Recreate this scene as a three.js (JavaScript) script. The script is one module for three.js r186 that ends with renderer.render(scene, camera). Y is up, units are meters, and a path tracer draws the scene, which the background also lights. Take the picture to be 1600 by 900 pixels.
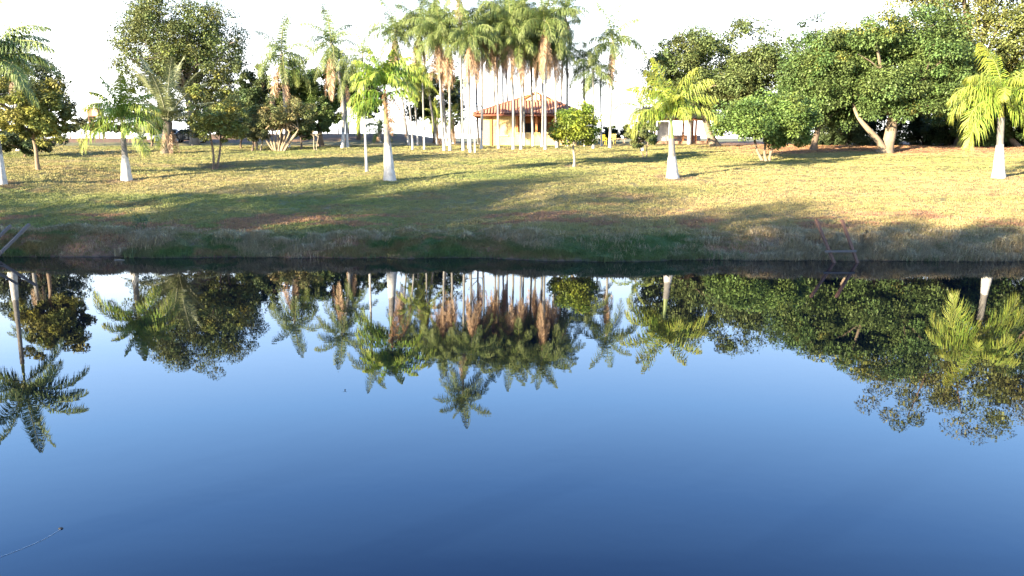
import * as THREE from 'three';
import { mergeGeometries } from 'three/addons/utils/BufferGeometryUtils.js';

// ------------------------------------------------------------------ camera, sky, sun, exposure
const scene = new THREE.Scene();
const EYE = 5.0, FOCAL = 1280, PITCH = Math.atan(235 / FOCAL);          // metres above the pond; pixels of a 1600 wide picture
const camera = new THREE.PerspectiveCamera(2 * Math.atan(450 / FOCAL) * 180 / Math.PI, 16 / 9, 0.1, 6000);
camera.position.set(0, EYE, 0);
camera.rotation.x = -PITCH;

const renderer = new THREE.WebGLRenderer({ antialias: true });
renderer.setSize(1024, 576);
renderer.toneMapping = THREE.LinearToneMapping;
renderer.toneMappingExposure = 5.9;
renderer.shadowMap.enabled = true;
renderer.shadowMap.type = THREE.PCFSoftShadowMap;

{ // clear late-afternoon sky: pale at the horizon, deep blue higher up
  const W = 256, H = 512, data = new Float32Array(W * H * 4);
  const stops = [[-90, .40, .39, .34], [-2, .72, .72, .68], [0, .86, .86, .82], [5, .70, .73, .74], [9.5, .40, .49, .59], [13, .245, .375, .575], [18, .15, .295, .54], [24, .072, .17, .385], [30, .034, .088, .235], [42, .038, .085, .195], [60, .042, .082, .17], [90, .045, .08, .16]];
  for (let y = 0; y < H; y++) {
    const e = ((y + .5) / H - .5) * 180;
    let k = 0; while (k < stops.length - 2 && e > stops[k + 1][0]) k++;
    const a = stops[k], b = stops[k + 1], t = THREE.MathUtils.clamp((e - a[0]) / (b[0] - a[0]), 0, 1);
    for (let x = 0; x < W; x++) { const o = (y * W + x) * 4; for (let c = 0; c < 3; c++) data[o + c] = a[c + 1] + (b[c + 1] - a[c + 1]) * t; data[o + 3] = 1; }
  }
  const sky = new THREE.DataTexture(data, W, H, THREE.RGBAFormat, THREE.FloatType);
  sky.mapping = THREE.EquirectangularReflectionMapping; sky.magFilter = THREE.LinearFilter; sky.needsUpdate = true;
  scene.background = sky; scene.environment = sky;
}
const SUN_EL = 14.5 * Math.PI / 180, SUN_AZ = 42 * Math.PI / 180;       // behind the camera, to the left
const sunDir = new THREE.Vector3(-Math.cos(SUN_AZ) * Math.cos(SUN_EL), Math.sin(SUN_EL), Math.sin(SUN_AZ) * Math.cos(SUN_EL));
const sun = new THREE.DirectionalLight(new THREE.Color().setRGB(1, .85, .63), 4.3);
sun.name = 'sun';
sun.position.copy(sunDir).multiplyScalar(150).add(new THREE.Vector3(0, 3, -50));
sun.target.position.set(0, 3, -50);
sun.castShadow = true;
sun.shadow.mapSize.set(4096, 4096); sun.shadow.radius = 1;
Object.assign(sun.shadow.camera, { left: -110, right: 110, top: 60, bottom: -60, near: 1, far: 400 });
scene.add(sun, sun.target);

// ------------------------------------------------------------------ helpers
let seedState = 1;
const seed = (n) => { seedState = (n * 2654435761) >>> 0; };
const rnd = () => { seedState = (seedState + 0x6d2b79f5) | 0; let t = Math.imul(seedState ^ (seedState >>> 15), 1 | seedState); t = (t + Math.imul(t ^ (t >>> 7), 61 | t)) ^ t; return ((t ^ (t >>> 14)) >>> 0) / 4294967296; };
const rr = (a, b) => a + (b - a) * rnd();
const { clamp, lerp, smoothstep } = THREE.MathUtils;
const V = (x, y, z) => new THREE.Vector3(x, y, z);
const hash = (x, y) => { let h = Math.imul(x | 0, 374761393) + Math.imul(y | 0, 668265263); h = Math.imul(h ^ (h >>> 13), 1274126177); return ((h ^ (h >>> 16)) >>> 0) / 4294967296; };
function noise(x, y) {
  const ix = Math.floor(x), iy = Math.floor(y), fx = x - ix, fy = y - iy, s = fx * fx * (3 - 2 * fx), t = fy * fy * (3 - 2 * fy);
  return lerp(lerp(hash(ix, iy), hash(ix + 1, iy), s), lerp(hash(ix, iy + 1), hash(ix + 1, iy + 1), s), t);
}
const fbm = (x, y, n = 4) => { let s = 0, a = .5, w = 0; for (let i = 0; i < n; i++) { s += a * noise(x, y); w += a; a *= .5; x = x * 2.03 + 17.1; y = y * 2.03 + 5.7; } return s / w; };

const taken = new Map();
function numbered(name) { const n = taken.get(name) ?? 0; taken.set(name, n + 1); return n ? `${name}_${String(n).padStart(3, '0')}` : name; }
function tag(o, label, category, group, kind) {
  Object.assign(o.userData, { label, category });
  if (group) o.userData.group = group;
  if (kind) o.userData.kind = kind;
  return o;
}
function thing(name, pos, label, category, group) {
  const o = new THREE.Group(); o.name = numbered(name); o.position.copy(pos); scene.add(o);
  return tag(o, label, category, group);
}
function part(name, geo, m, parent, pos) {
  const o = new THREE.Mesh(geo, m); o.name = name; o.castShadow = o.receiveShadow = true;
  if (pos) o.position.copy(pos);
  parent.add(o); return o;
}

// builder of raw triangles with normals and vertex colours
class MB {
  constructor() { this.p = []; this.n = []; this.c = []; this.u = []; this.i = []; }
  v(x, y, z, nx, ny, nz, c, u = 0, w = 0) { this.p.push(x, y, z); this.n.push(nx, ny, nz); this.c.push(c[0], c[1], c[2]); this.u.push(u, w); return this.p.length / 3 - 1; }
  quad(a, b, c, d, col, col2 = col) {
    const ux = b[0] - a[0], uy = b[1] - a[1], uz = b[2] - a[2], wx = d[0] - a[0], wy = d[1] - a[1], wz = d[2] - a[2];
    let nx = uy * wz - uz * wy, ny = uz * wx - ux * wz, nz = ux * wy - uy * wx; const l = Math.hypot(nx, ny, nz) || 1; nx /= l; ny /= l; nz /= l;
    const k = this.v(...a, nx, ny, nz, col); this.v(...b, nx, ny, nz, col2); this.v(...c, nx, ny, nz, col2); this.v(...d, nx, ny, nz, col);
    this.i.push(k, k + 1, k + 2, k, k + 2, k + 3);
  }
  tri(a, b, c, col) {
    const ux = b[0] - a[0], uy = b[1] - a[1], uz = b[2] - a[2], wx = c[0] - a[0], wy = c[1] - a[1], wz = c[2] - a[2];
    let nx = uy * wz - uz * wy, ny = uz * wx - ux * wz, nz = ux * wy - uy * wx; const l = Math.hypot(nx, ny, nz) || 1;
    const k = this.v(...a, nx / l, ny / l, nz / l, col); this.v(...b, nx / l, ny / l, nz / l, col); this.v(...c, nx / l, ny / l, nz / l, col);
    this.i.push(k, k + 1, k + 2);
  }
  // pts: Vector3[], rad: number[], colour by (t, point) or one
  tube(pts, rad, seg, col, cap = true, lump = 0) {
    const n = pts.length; let prev = null, fr = null; const len = [0];
    for (let j = 1; j < n; j++) len.push(len[j - 1] + pts[j].distanceTo(pts[j - 1]));
    for (let j = 0; j < n; j++) {
      const t = V().subVectors(pts[Math.min(j + 1, n - 1)], pts[Math.max(j - 1, 0)]).normalize();
      if (!fr) { fr = Math.abs(t.y) > .9 ? V(1, 0, 0) : V(0, 1, 0); }
      const b = V().crossVectors(t, fr).normalize(), a = V().crossVectors(b, t).normalize(); fr = a;
      const row = this.p.length / 3;
      for (let s = 0; s <= seg; s++) {
        const an = s / seg * Math.PI * 2, ca = Math.cos(an), sa = Math.sin(an);
        const nx = a.x * ca + b.x * sa, ny = a.y * ca + b.y * sa, nz = a.z * ca + b.z * sa;
        const r = rad[j] * (1 + lump * (noise((s % seg) * 1.7 + 31, len[j] * 1.3 + 7) - .5));
        const c = typeof col === 'function' ? col(j / (n - 1), pts[j], an) : col;
        this.v(pts[j].x + nx * r, pts[j].y + ny * r, pts[j].z + nz * r, nx, ny, nz, c, s / seg * 6.283 * Math.max(.05, rad[0]), len[j]);
      }
      if (prev !== null) for (let s = 0; s < seg; s++) this.i.push(prev + s, prev + s + 1, row + s, prev + s + 1, row + s + 1, row + s);
      prev = row;
    }
    if (cap) { const t = V().subVectors(pts[n - 1], pts[n - 2]).normalize(), c = typeof col === 'function' ? col(1, pts[n - 1], 0) : col, k = this.v(pts[n - 1].x, pts[n - 1].y, pts[n - 1].z, t.x, t.y, t.z, c); for (let s = 0; s < seg; s++) this.i.push(prev + s, prev + s + 1, k); }
  }
  geo() {
    const g = new THREE.BufferGeometry();
    g.setAttribute('position', new THREE.Float32BufferAttribute(this.p, 3)); g.setAttribute('normal', new THREE.Float32BufferAttribute(this.n, 3));
    g.setAttribute('color', new THREE.Float32BufferAttribute(this.c, 3)); g.setAttribute('uv', new THREE.Float32BufferAttribute(this.u, 2)); g.setIndex(this.i);
    return g;
  }
}
const mat = (r, g, b, rough = .9, more = {}) => new THREE.MeshStandardMaterial({ color: new THREE.Color().setRGB(r, g, b), roughness: rough, ...more });

function grainTexture(n, f, seedN) {   // grey grain around 1, tiling
  seed(seedN); const d = new Uint8Array(n * n * 4), per = (x, y, k) => { const ix = Math.floor(x), iy = Math.floor(y), fx = x - ix, fy = y - iy, h = (a, b) => hash(((a % k) + k) % k + seedN * 131, ((b % k) + k) % k + 77), s = fx * fx * (3 - 2 * fx), t = fy * fy * (3 - 2 * fy); return lerp(lerp(h(ix, iy), h(ix + 1, iy), s), lerp(h(ix, iy + 1), h(ix + 1, iy + 1), s), t); };
  for (let y = 0; y < n; y++) for (let x = 0; x < n; x++) { const v = clamp(f((a, b = a, o = 0) => per(x / n * a + o, y / n * b + o, a === b ? a : Math.max(a, b)), x / n, y / n), 0, 1) * 255, o = (y * n + x) * 4; d[o] = d[o + 1] = d[o + 2] = v; d[o + 3] = 255; }
  const t = new THREE.DataTexture(d, n, n); t.wrapS = t.wrapT = THREE.RepeatWrapping; t.magFilter = THREE.LinearFilter; t.needsUpdate = true; return t;
}
const grassGrain = grainTexture(1024, (p) => .45 + .5 * (.35 * p(16) + .3 * p(64) + .35 * p(256)), 3);
const barkGrain = grainTexture(256, (p) => .5 + .5 * (.4 * p(8) + .6 * p(64)), 5);

// ------------------------------------------------------------------ the lie of the land
const PROFILE = [[0, 0], [.4, .24], [1.0, .52], [1.7, .70], [3.9, 1.0], [6, 1.28], [10, 1.86], [14.1, 2.36], [18, 2.66], [26, 3.2], [33, 3.6], [41, 4.05], [56, 4.42], [66, 4.5], [76, 4.4], [110, 3.2], [170, 1.6], [5000, 1.6]];
const shore = (x) => 33.95 - .033 * x + .55 * (fbm(x * .22 + 40, 3.3, 3) - .5) + .42 * (noise(x * 1.1, 9.7) - .5) + .22 * (noise(x * 2.9, 4.1) - .5) - .45 * Math.exp(-Math.pow((x - 3.8) / 3.2, 4)) + .35 * Math.exp(-Math.pow((x + 1.8) / 1.4, 2));
function profile(u) { let k = 0; while (k < PROFILE.length - 2 && u > PROFILE[k + 1][0]) k++; const a = PROFILE[k], b = PROFILE[k + 1]; return lerp(a[1], b[1], clamp((u - a[0]) / (b[0] - a[0]), 0, 1)); }
function ground(x, z) {
  const d = -z, s = shore(x), inside = Math.min(s - d, d - 5, x + 76, 82 - x);
  if (inside > 0) return -Math.min(1.4, .55 * inside);
  const side = Math.max(5 - d, -76 - x, x - 82);
  let h = 3.3 * smoothstep(side, 0, 4.5);
  if (side > 60) h = lerp(h, 1.6, smoothstep(side, 60, 140));
  const u = d - s;
  if (u > 0) {
    let p = profile(u);
    const near = smoothstep(u, .3, 2);
    p += near * .16 * (fbm(x * .35, d * .35, 3) - .5) + smoothstep(u, .05, .5) * (1 - .6 * smoothstep(u, 2, 4)) * (.26 * (noise(x * 1.1 + 5, d * 1.5) - .5) + .14 * (noise(x * 3.1, d * 3.4) - .5)) + smoothstep(u, 3, 8) * (1 - smoothstep(d, 80, 95)) * (.16 * (noise(x * .11 + 3, d * .16 + 8) - .5) + .2 * (noise(x * .05 + 8, d * .3 + 2) - .5));
    p += .13 * smoothstep(u, .6, 2.2) * (1 - smoothstep(u, 3, 7)) * (Math.exp(-Math.pow((x - 4.5) / 4, 4)) + smoothstep(x, 9, 14) * .6);          // grassy hump
    p += .62 * smoothstep(-x, 24, 29) * smoothstep(d, 38.5, 45) * (1 - smoothstep(d, 50, 62));                                                   // brow at the left
    if (d > 90) p += .95 * smoothstep(d + 6 * (noise(x * .15, 4) - .5), 92, 102) * (1 - smoothstep(d, 112, 170)) * (1 - smoothstep(x, -14, -6)) * (1 - .6 * smoothstep(-x, 36, 46));                             // earth bank at the back
    h = Math.max(h * (side > 0 ? 1 : 0), p);
  }
  return h;
}
const F3 = V(0, -Math.sin(PITCH), -Math.cos(PITCH)), U3 = V(0, Math.cos(PITCH), -Math.sin(PITCH));
// the point seen at a pixel of the 1600 x 900 picture, at a distance in front of the camera
function at(px, py, d) { const a = (px - 800) / FOCAL, b = (450 - py) / FOCAL, dir = V(a, F3.y + b * U3.y, F3.z + b * U3.z), t = d / -dir.z; return V(dir.x * t, EYE + dir.y * t, -d); }
function onGround(px, py) {               // where a pixel's line of sight meets the land
  for (let d = 33; d < 130; d += .05) { const q = at(px, py, d); if (q.y <= ground(q.x, q.z)) { q.y = ground(q.x, q.z); return q; } }
  const q = at(px, py, 95); q.y = ground(q.x, q.z); return q;
}
function standing(px, d) { let py = 250; for (let k = 0; k < 6; k++) { const q = at(px, py, d), g = ground(q.x, q.z), dep = Math.atan2(EYE - g, d); py = 450 + FOCAL * Math.tan(dep - PITCH); } const q = at(px, py, d); q.y = ground(q.x, q.z); return q; }

// soil rings round planted trees are filled in as trees are placed
const treeSpots = [[-28.3, 46, 1.0], [-23.6, 50, 1.1], [-7.5, 50, .6], [10, 50.5, 1.3], [30, 50, 1.3], [-33, 57, .9], [-20.5, 57.5, 1.1], [4.3, 58, .7], [10.4, 63, .8]];
function landColour(x, d, out) {
  const u = d - shore(x), big = fbm(x * .09 + 11, d * .16 + 2, 4), fine = fbm(x * .8, d * 1.3, 3), streak = fbm(x * .12 + 30, d * .9 + 4, 3);
  // lawn: green to straw
  let dry = clamp(.5 + 1.0 * (big - .5) + .9 * (streak - .5) + .3 * (fine - .5), 0, 1);
  dry = clamp(dry + .42 * smoothstep(x, 2, 13) * (1 - smoothstep(d, 49, 56)) * smoothstep(u, 1.5, 4) - .22 * smoothstep(-x, -2, 10) * (1 - smoothstep(d, 43, 47)), 0, 1);
  let r = lerp(.18, .34, dry), g = lerp(.205, .252, dry), b = lerp(.058, .112, dry);
  const mixTo = (R, G, B, k) => { r = lerp(r, R, k); g = lerp(g, G, k); b = lerp(b, B, k); };
  // bare reddish earth
  const bare = fbm(x * .42 + 70, d * .9 + 20, 4);
  mixTo(.30, .165, .095, smoothstep(bare, .6, .7) * .42 * (u < 12 ? 1 : .1));
  mixTo(.33, .17, .10, .85 * smoothstep(fbm(x * .5 + 9, d * 1.1, 3) + .22 * Math.exp(-Math.pow((d - 38.6) / .8, 2)) * Math.exp(-Math.pow((x + 11) / 4.5, 4)), .56, .64) * (Math.abs(d - 38.6) < 2 ? 1 : 0));
  if (u < 2.2) {        // bank: weeds, straw and earth
    const k = 1 - smoothstep(u, 1.2, 2.2), w = fbm(x * .55 + 3, u * .8 + 1, 3), e = fbm(x * .4 + 50, u * .9, 3);
    mixTo(.29, .22, .135, k * .8); mixTo(.10, .16, .05, k * smoothstep(w, .48, .62)); mixTo(.36, .18, .10, k * smoothstep(e, .52, .62)); mixTo(.09, .16, .045, .85 * k * Math.exp(-Math.pow((x - 4.6 + 2 * (noise(x * .9, u * 1.4) - .5)) / 3.2, 4))); mixTo(.30, .24, .15, .6 * k * smoothstep(x, 8.5, 10) * smoothstep(noise(x * .9, u * 2 + 3), .3, .55));
    mixTo(.36, .185, .10, k * Math.exp(-Math.pow((x + .7) / .9, 2)) * .9);
    mixTo(.13, .10, .07, 1 - smoothstep(u, .0, .12));
  }
  for (const [tx, td, tr] of treeSpots) { const q = Math.hypot(x - tx, (d - td)) + .5 * (noise(x * 3, d * 3) - .5); if (q < tr * 1.4) mixTo(.22, .15, .085, .8 * (1 - smoothstep(q, tr * .7, tr * 1.3))); }
  const strip = smoothstep(x, 16, 24) * smoothstep(d + 2.5 * (noise(x * .35, 3) - .5) - .06 * (x - 30), 67.5, 70);        // red earth under the trees on the right
  mixTo(.34, .165, .09, .9 * strip);
  const back = smoothstep(d + 2 * (noise(x * .3, 7) - .5), 91, 94) * (1 - smoothstep(d, 103, 106)) * (1 - smoothstep(x, -8, -2));
  mixTo(.30, .15, .08, back * .85);
  if (d > 106) mixTo(.25, .24, .10, smoothstep(d, 106, 120));
  out[0] = r; out[1] = g; out[2] = b; return out;
}
{ // the ground: one sheet from behind the camera to the horizon
  const xs = [], zs = [];
  const grow = (arr, from, to, step0, k) => { let s = step0, x = from; while (x < to) { arr.push(x); x += s; s *= k; } arr.push(to); };
  const right = []; grow(right, 58, 3500, .6, 1.22); for (const x of right.slice().reverse()) xs.push(-x);
  for (let x = -57.6; x < 57.9; x += .34) xs.push(x); xs.push(...right);
  const back = []; grow(back, 8, 2500, 1, 1.3); for (const d of back.slice().reverse()) zs.push(-d);
  for (let d = -7; d < 8; d += 1) zs.push(d); for (let d = 8; d < 32; d += 3) zs.push(d);
  for (let d = 32; d < 36.4; d += .085) zs.push(d); for (let d = 36.4; d < 48; d += .2) zs.push(d); for (let d = 48; d < 70; d += .4) zs.push(d); for (let d = 70; d < 112; d += .8) zs.push(d);
  grow(zs, 112, 4500, 2, 1.2);
  const nx = xs.length, nz = zs.length, p = new Float32Array(nx * nz * 3), c = new Float32Array(nx * nz * 3), uv = new Float32Array(nx * nz * 2), idx = [], col = [0, 0, 0];
  for (let j = 0; j < nz; j++) for (let i = 0; i < nx; i++) {
    const k = j * nx + i, x = xs[i], d = zs[j];
    p[k * 3] = x; p[k * 3 + 1] = ground(x, -d); p[k * 3 + 2] = -d; uv[k * 2] = x / 5; uv[k * 2 + 1] = d / 5;
    landColour(x, d, col); c.set(col, k * 3);
    if (i && j) idx.push(k - nx - 1, k - nx, k - 1, k - 1, k - nx, k);
  }
  const g = new THREE.BufferGeometry(); g.setAttribute('position', new THREE.BufferAttribute(p, 3)); g.setAttribute('color', new THREE.BufferAttribute(c, 3)); g.setAttribute('uv', new THREE.BufferAttribute(uv, 2)); g.setIndex(idx); g.computeVertexNormals();
  const m = mat(1, 1, 1, .95, { vertexColors: true, map: grassGrain, bumpMap: grassGrain, bumpScale: .05 });
  tag(part('ground', g, m, scene), 'mown park lawn sloping down to the pond', 'lawn', null, 'structure');
}
{ // the pond
  const ripple = grainTexture(512, (p, x, y) => .2 * p(12) + .4 * p(32) + .4 * p(80), 8);
  const g = new THREE.PlaneGeometry(166, 36, 1, 1); g.rotateX(-Math.PI / 2);
  const uv = g.attributes.uv, pos = g.attributes.position; for (let i = 0; i < uv.count; i++) uv.setXY(i, pos.getX(i) / 16, pos.getZ(i) / 11);
  const m = new THREE.MeshPhysicalMaterial({ color: new THREE.Color().setRGB(.002, .005, .0125), roughness: .012, ior: 1.75, bumpMap: ripple, bumpScale: .00035 });
  const o = part('pond_water', g, m, scene, V(3, 0, -19)); tag(o, 'still dark blue pond mirroring the palms and sky', 'water', null, 'structure');
}

// ------------------------------------------------------------------ grass (nobody could count it)
function grassField(name, label, n, place, blades, geoOpt) {
  seed(geoOpt.seed);
  const mb = new MB();
  for (let k = 0; k < blades; k++) {
    const a = rr(0, 6.28), l = rr(.7, 1.15), lean = rr(.15, .95) * geoOpt.lean, w = geoOpt.w * rr(.7, 1.2), ox = rr(-1, 1) * geoOpt.spread, oz = rr(-1, 1) * geoOpt.spread, ca = Math.cos(a), sa = Math.sin(a), s = rr(.86, 1.12), c = [s, s * rr(.97, 1.03), s * rr(.9, 1.08)];
    const B = [ox, -.02, oz], M = [ox + ca * lean * .35 * l, l * .6, oz + sa * lean * .35 * l], T = [ox + ca * lean * l, l * (1 - .35 * lean), oz + sa * lean * l];
    mb.quad([B[0] - sa * w, B[1], B[2] + ca * w], [M[0] - sa * w * .8, M[1], M[2] + ca * w * .8], [M[0] + sa * w * .8, M[1], M[2] - ca * w * .8], [B[0] + sa * w, B[1], B[2] - ca * w], c);
    mb.tri([M[0] - sa * w * .8, M[1], M[2] + ca * w * .8], T, [M[0] + sa * w * .8, M[1], M[2] - ca * w * .8], c);
  }
  const im = new THREE.InstancedMesh(mb.geo(), mat(1, 1, 1, .8, { vertexColors: true, side: THREE.DoubleSide }), n);
  const o = new THREE.Object3D(), c = new THREE.Color(), col = [0, 0, 0];
  let k = 0, guard = 0;
  while (k < n && guard++ < n * 6) {
    const q = place(); if (!q) continue;
    const [x, d, h, tint] = q;
    o.position.set(x, ground(x, -d), -d); o.rotation.set(rr(-.2, .2), rr(0, 6.28), rr(-.2, .2)); o.scale.set(h * rr(.8, 1.3), h, h * rr(.8, 1.3)); o.updateMatrix();
    im.setMatrixAt(k, o.matrix);
    landColour(x, d, col); const t = tint(x, d), j = rr(.9, 1.12); c.setRGB(lerp(col[0], t[0], t[3]) * j, lerp(col[1], t[1], t[3]) * j * rr(.95, 1.05), lerp(col[2], t[2], t[3]) * j); im.setColorAt(k, c); k++;
  }
  im.count = k; im.name = name; im.castShadow = im.receiveShadow = true; scene.add(im);
  return tag(im, label, 'grass', null, 'stuff');
}
grassField('lawn_grass', 'short mown grass covering the lawn', 260000, () => {
  const d = 35.2 + Math.pow(rnd(), 1.25) * 48, x = rr(-.66, .66) * d; if (d < shore(x) + 1.1) return null;
  if (noise(x * 1.4, d * 1.4) < .3 * rnd()) return null;
  return [x, d, rr(.035, .085) * (d < 39 ? 1.25 : 1), () => [.2, .24, .06, rnd() < .25 ? .35 : 0]];
}, 6, { seed: 21, lean: .7, w: .16, spread: 1.1 });
grassField('bank_grass', 'long tangled green grass and weeds along the water edge', 44000, () => {
  const x = rr(-24.5, 24.5), u = Math.pow(rnd(), .9) * 2.1, w = fbm(x * .5 + 3, u * .7 + 1, 3); const lush = Math.abs(x - 4.6 + 2.2 * (noise(u * 2.3, x * .9) - .5)) < 3.4 * (.75 + .5 * rnd()); if (!lush && (w < .44 + .1 * rnd() || x > 8) && rnd() < .86) return null;
  return [x, shore(x) + u, rr(.04, .17) * (1 - .25 * u) * (.5 + 1.6 * Math.pow(noise(x * 1.6, u * 2), 1.5)), () => [.10, .17, .045, .55]];
}, 7, { seed: 22, lean: 1.0, w: .05, spread: .4 });
grassField('dry_straw', 'pale dry straw matted on the bank', 30000, () => {
  const x = rr(-24.5, 24.5), u = rr(.02, 2.6), w = fbm(x * .5 + 3, u * .7 + 1, 3); if (w > .56 && x < 8) return null; if (Math.abs(x - 4.6) < 3.6 * (.6 + .5 * rnd()) && rnd() < .9) return null; if (fbm(x * .4 + 50, u * .9, 3) > .55 && rnd() < .85) return null;
  return [x, shore(x) + u, rr(.07, .26) * (.5 + 1.3 * noise(x * 1.9 + 6, u * 2.2)), () => rnd() < .4 ? [.46, .36, .22, .8] : [.29, .23, .14, .7]];
}, 6, { seed: 23, lean: 1.7, w: .03, spread: .5 });

// ------------------------------------------------------------------ palms
const leafMat = new THREE.MeshPhysicalMaterial({ color: 0xffffff, roughness: .55, vertexColors: true, side: THREE.DoubleSide });
const barkMat = mat(1, 1, 1, .9, { vertexColors: true, map: barkGrain, bumpMap: barkGrain, bumpScale: .02 });
const paintMat = mat(.76, .74, .70, .85, { vertexColors: true, map: barkGrain, bumpMap: barkGrain, bumpScale: .01 });

// one feather leaf growing from the origin along +x, e0 = angle above the horizontal, curl = how far it arches over (radians)
function frondGeo({ L, e0, curl, n = 46, leaf = .55, w = .03, hang = .7, plume = .5, col = [.16, .24, .05], tip = [.24, .27, .06], rib = [.25, .26, .08], side = 0, s = 1 }) {
  seed(s * 7 + 3);
  const mb = new MB(), K = 12, pts = [], dirs = [];
  let p = V(0, 0, 0), yaw = 0;
  for (let k = 0; k <= K; k++) {
    const t = k / K, e = e0 - curl * Math.pow(t, 1.25); yaw = side * t * t;
    const dir = V(Math.cos(e) * Math.cos(yaw), Math.sin(e), Math.cos(e) * Math.sin(yaw)); pts.push(p.clone()); dirs.push(dir); p = p.clone().addScaledVector(dir, L / K);
  }
  mb.tube(pts, pts.map((_, k) => lerp(.035, .008, k / K) * (L / 3)), 4, rib, false);
  const q = V(), lat = V(), nrm = V(), dd = V();
  for (let i = 0; i < n; i++) {
    const t = lerp(.1, .995, i / (n - 1)), f = t * K, k = Math.min(K - 1, Math.floor(f)), a = f - k;
    q.lerpVectors(pts[k], pts[k + 1], a); dd.lerpVectors(dirs[k], dirs[k + 1], a).normalize();
    lat.crossVectors(dd, V(0, 1, 0)); if (lat.lengthSq() < .02) lat.set(0, 0, 1); lat.normalize(); nrm.crossVectors(lat, dd).normalize();
    const prof = (.45 + .55 * Math.sin(Math.PI * Math.min(1, .12 + t * .85))) * (t > .85 ? lerp(1, .45, (t - .85) / .15) : 1);
    for (const sd of [-1, 1]) {
      const len = leaf * prof * rr(.8, 1.15), fwd = lerp(.35, 1.3, t * t) + rr(-.15, .15), up = plume * rr(-1, 1) + .15;
      const d1 = V().copy(lat).multiplyScalar(sd).addScaledVector(dd, fwd).addScaledVector(nrm, up).normalize();
      const m = V().copy(q).addScaledVector(d1, len * .5); m.y -= hang * len * .1;
      const d2 = V().copy(d1); d2.y -= hang * rr(.8, 1.4); d2.normalize(); const e = V().copy(m).addScaledVector(d2, len * .55);
      const wv = V().copy(dd).multiplyScalar(w * rr(.8, 1.2)), c0 = rr(.72, 1.25), mixv = clamp(t * .6 + rr(-.3, .4), 0, 1), c = [0, 1, 2].map((j) => lerp(col[j], tip[j], mixv) * c0);
      mb.quad([q.x - wv.x * .5, q.y - wv.y * .5, q.z - wv.z * .5], [m.x - wv.x, m.y - wv.y, m.z - wv.z], [m.x + wv.x, m.y + wv.y, m.z + wv.z], [q.x + wv.x * .5, q.y + wv.y * .5, q.z + wv.z * .5], c);
      mb.tri([m.x - wv.x, m.y - wv.y, m.z - wv.z], [e.x, e.y, e.z], [m.x + wv.x, m.y + wv.y, m.z + wv.z], c);
    }
  }
  return mb.geo();
}
const D2R = Math.PI / 180;
function addFrond(parent, geo, hub, az, scale = 1, name = 'frond') {
  const o = part(name, geo, leafMat, parent, hub); o.rotation.y = az; o.scale.setScalar(scale); return o;
}
function trunkPts(base, top, n, bend = 0, bz = 0) {       // local points from 0 to top-base, gently bowed
  const q = []; for (let k = 0; k <= n; k++) { const t = k / n, s = Math.sin(t * Math.PI) * bend; q.push(V((top.x - base.x) * t + s, (top.y - base.y) * t, (top.z - base.z) * t + bz * Math.sin(t * Math.PI))); } return q;
}
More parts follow.
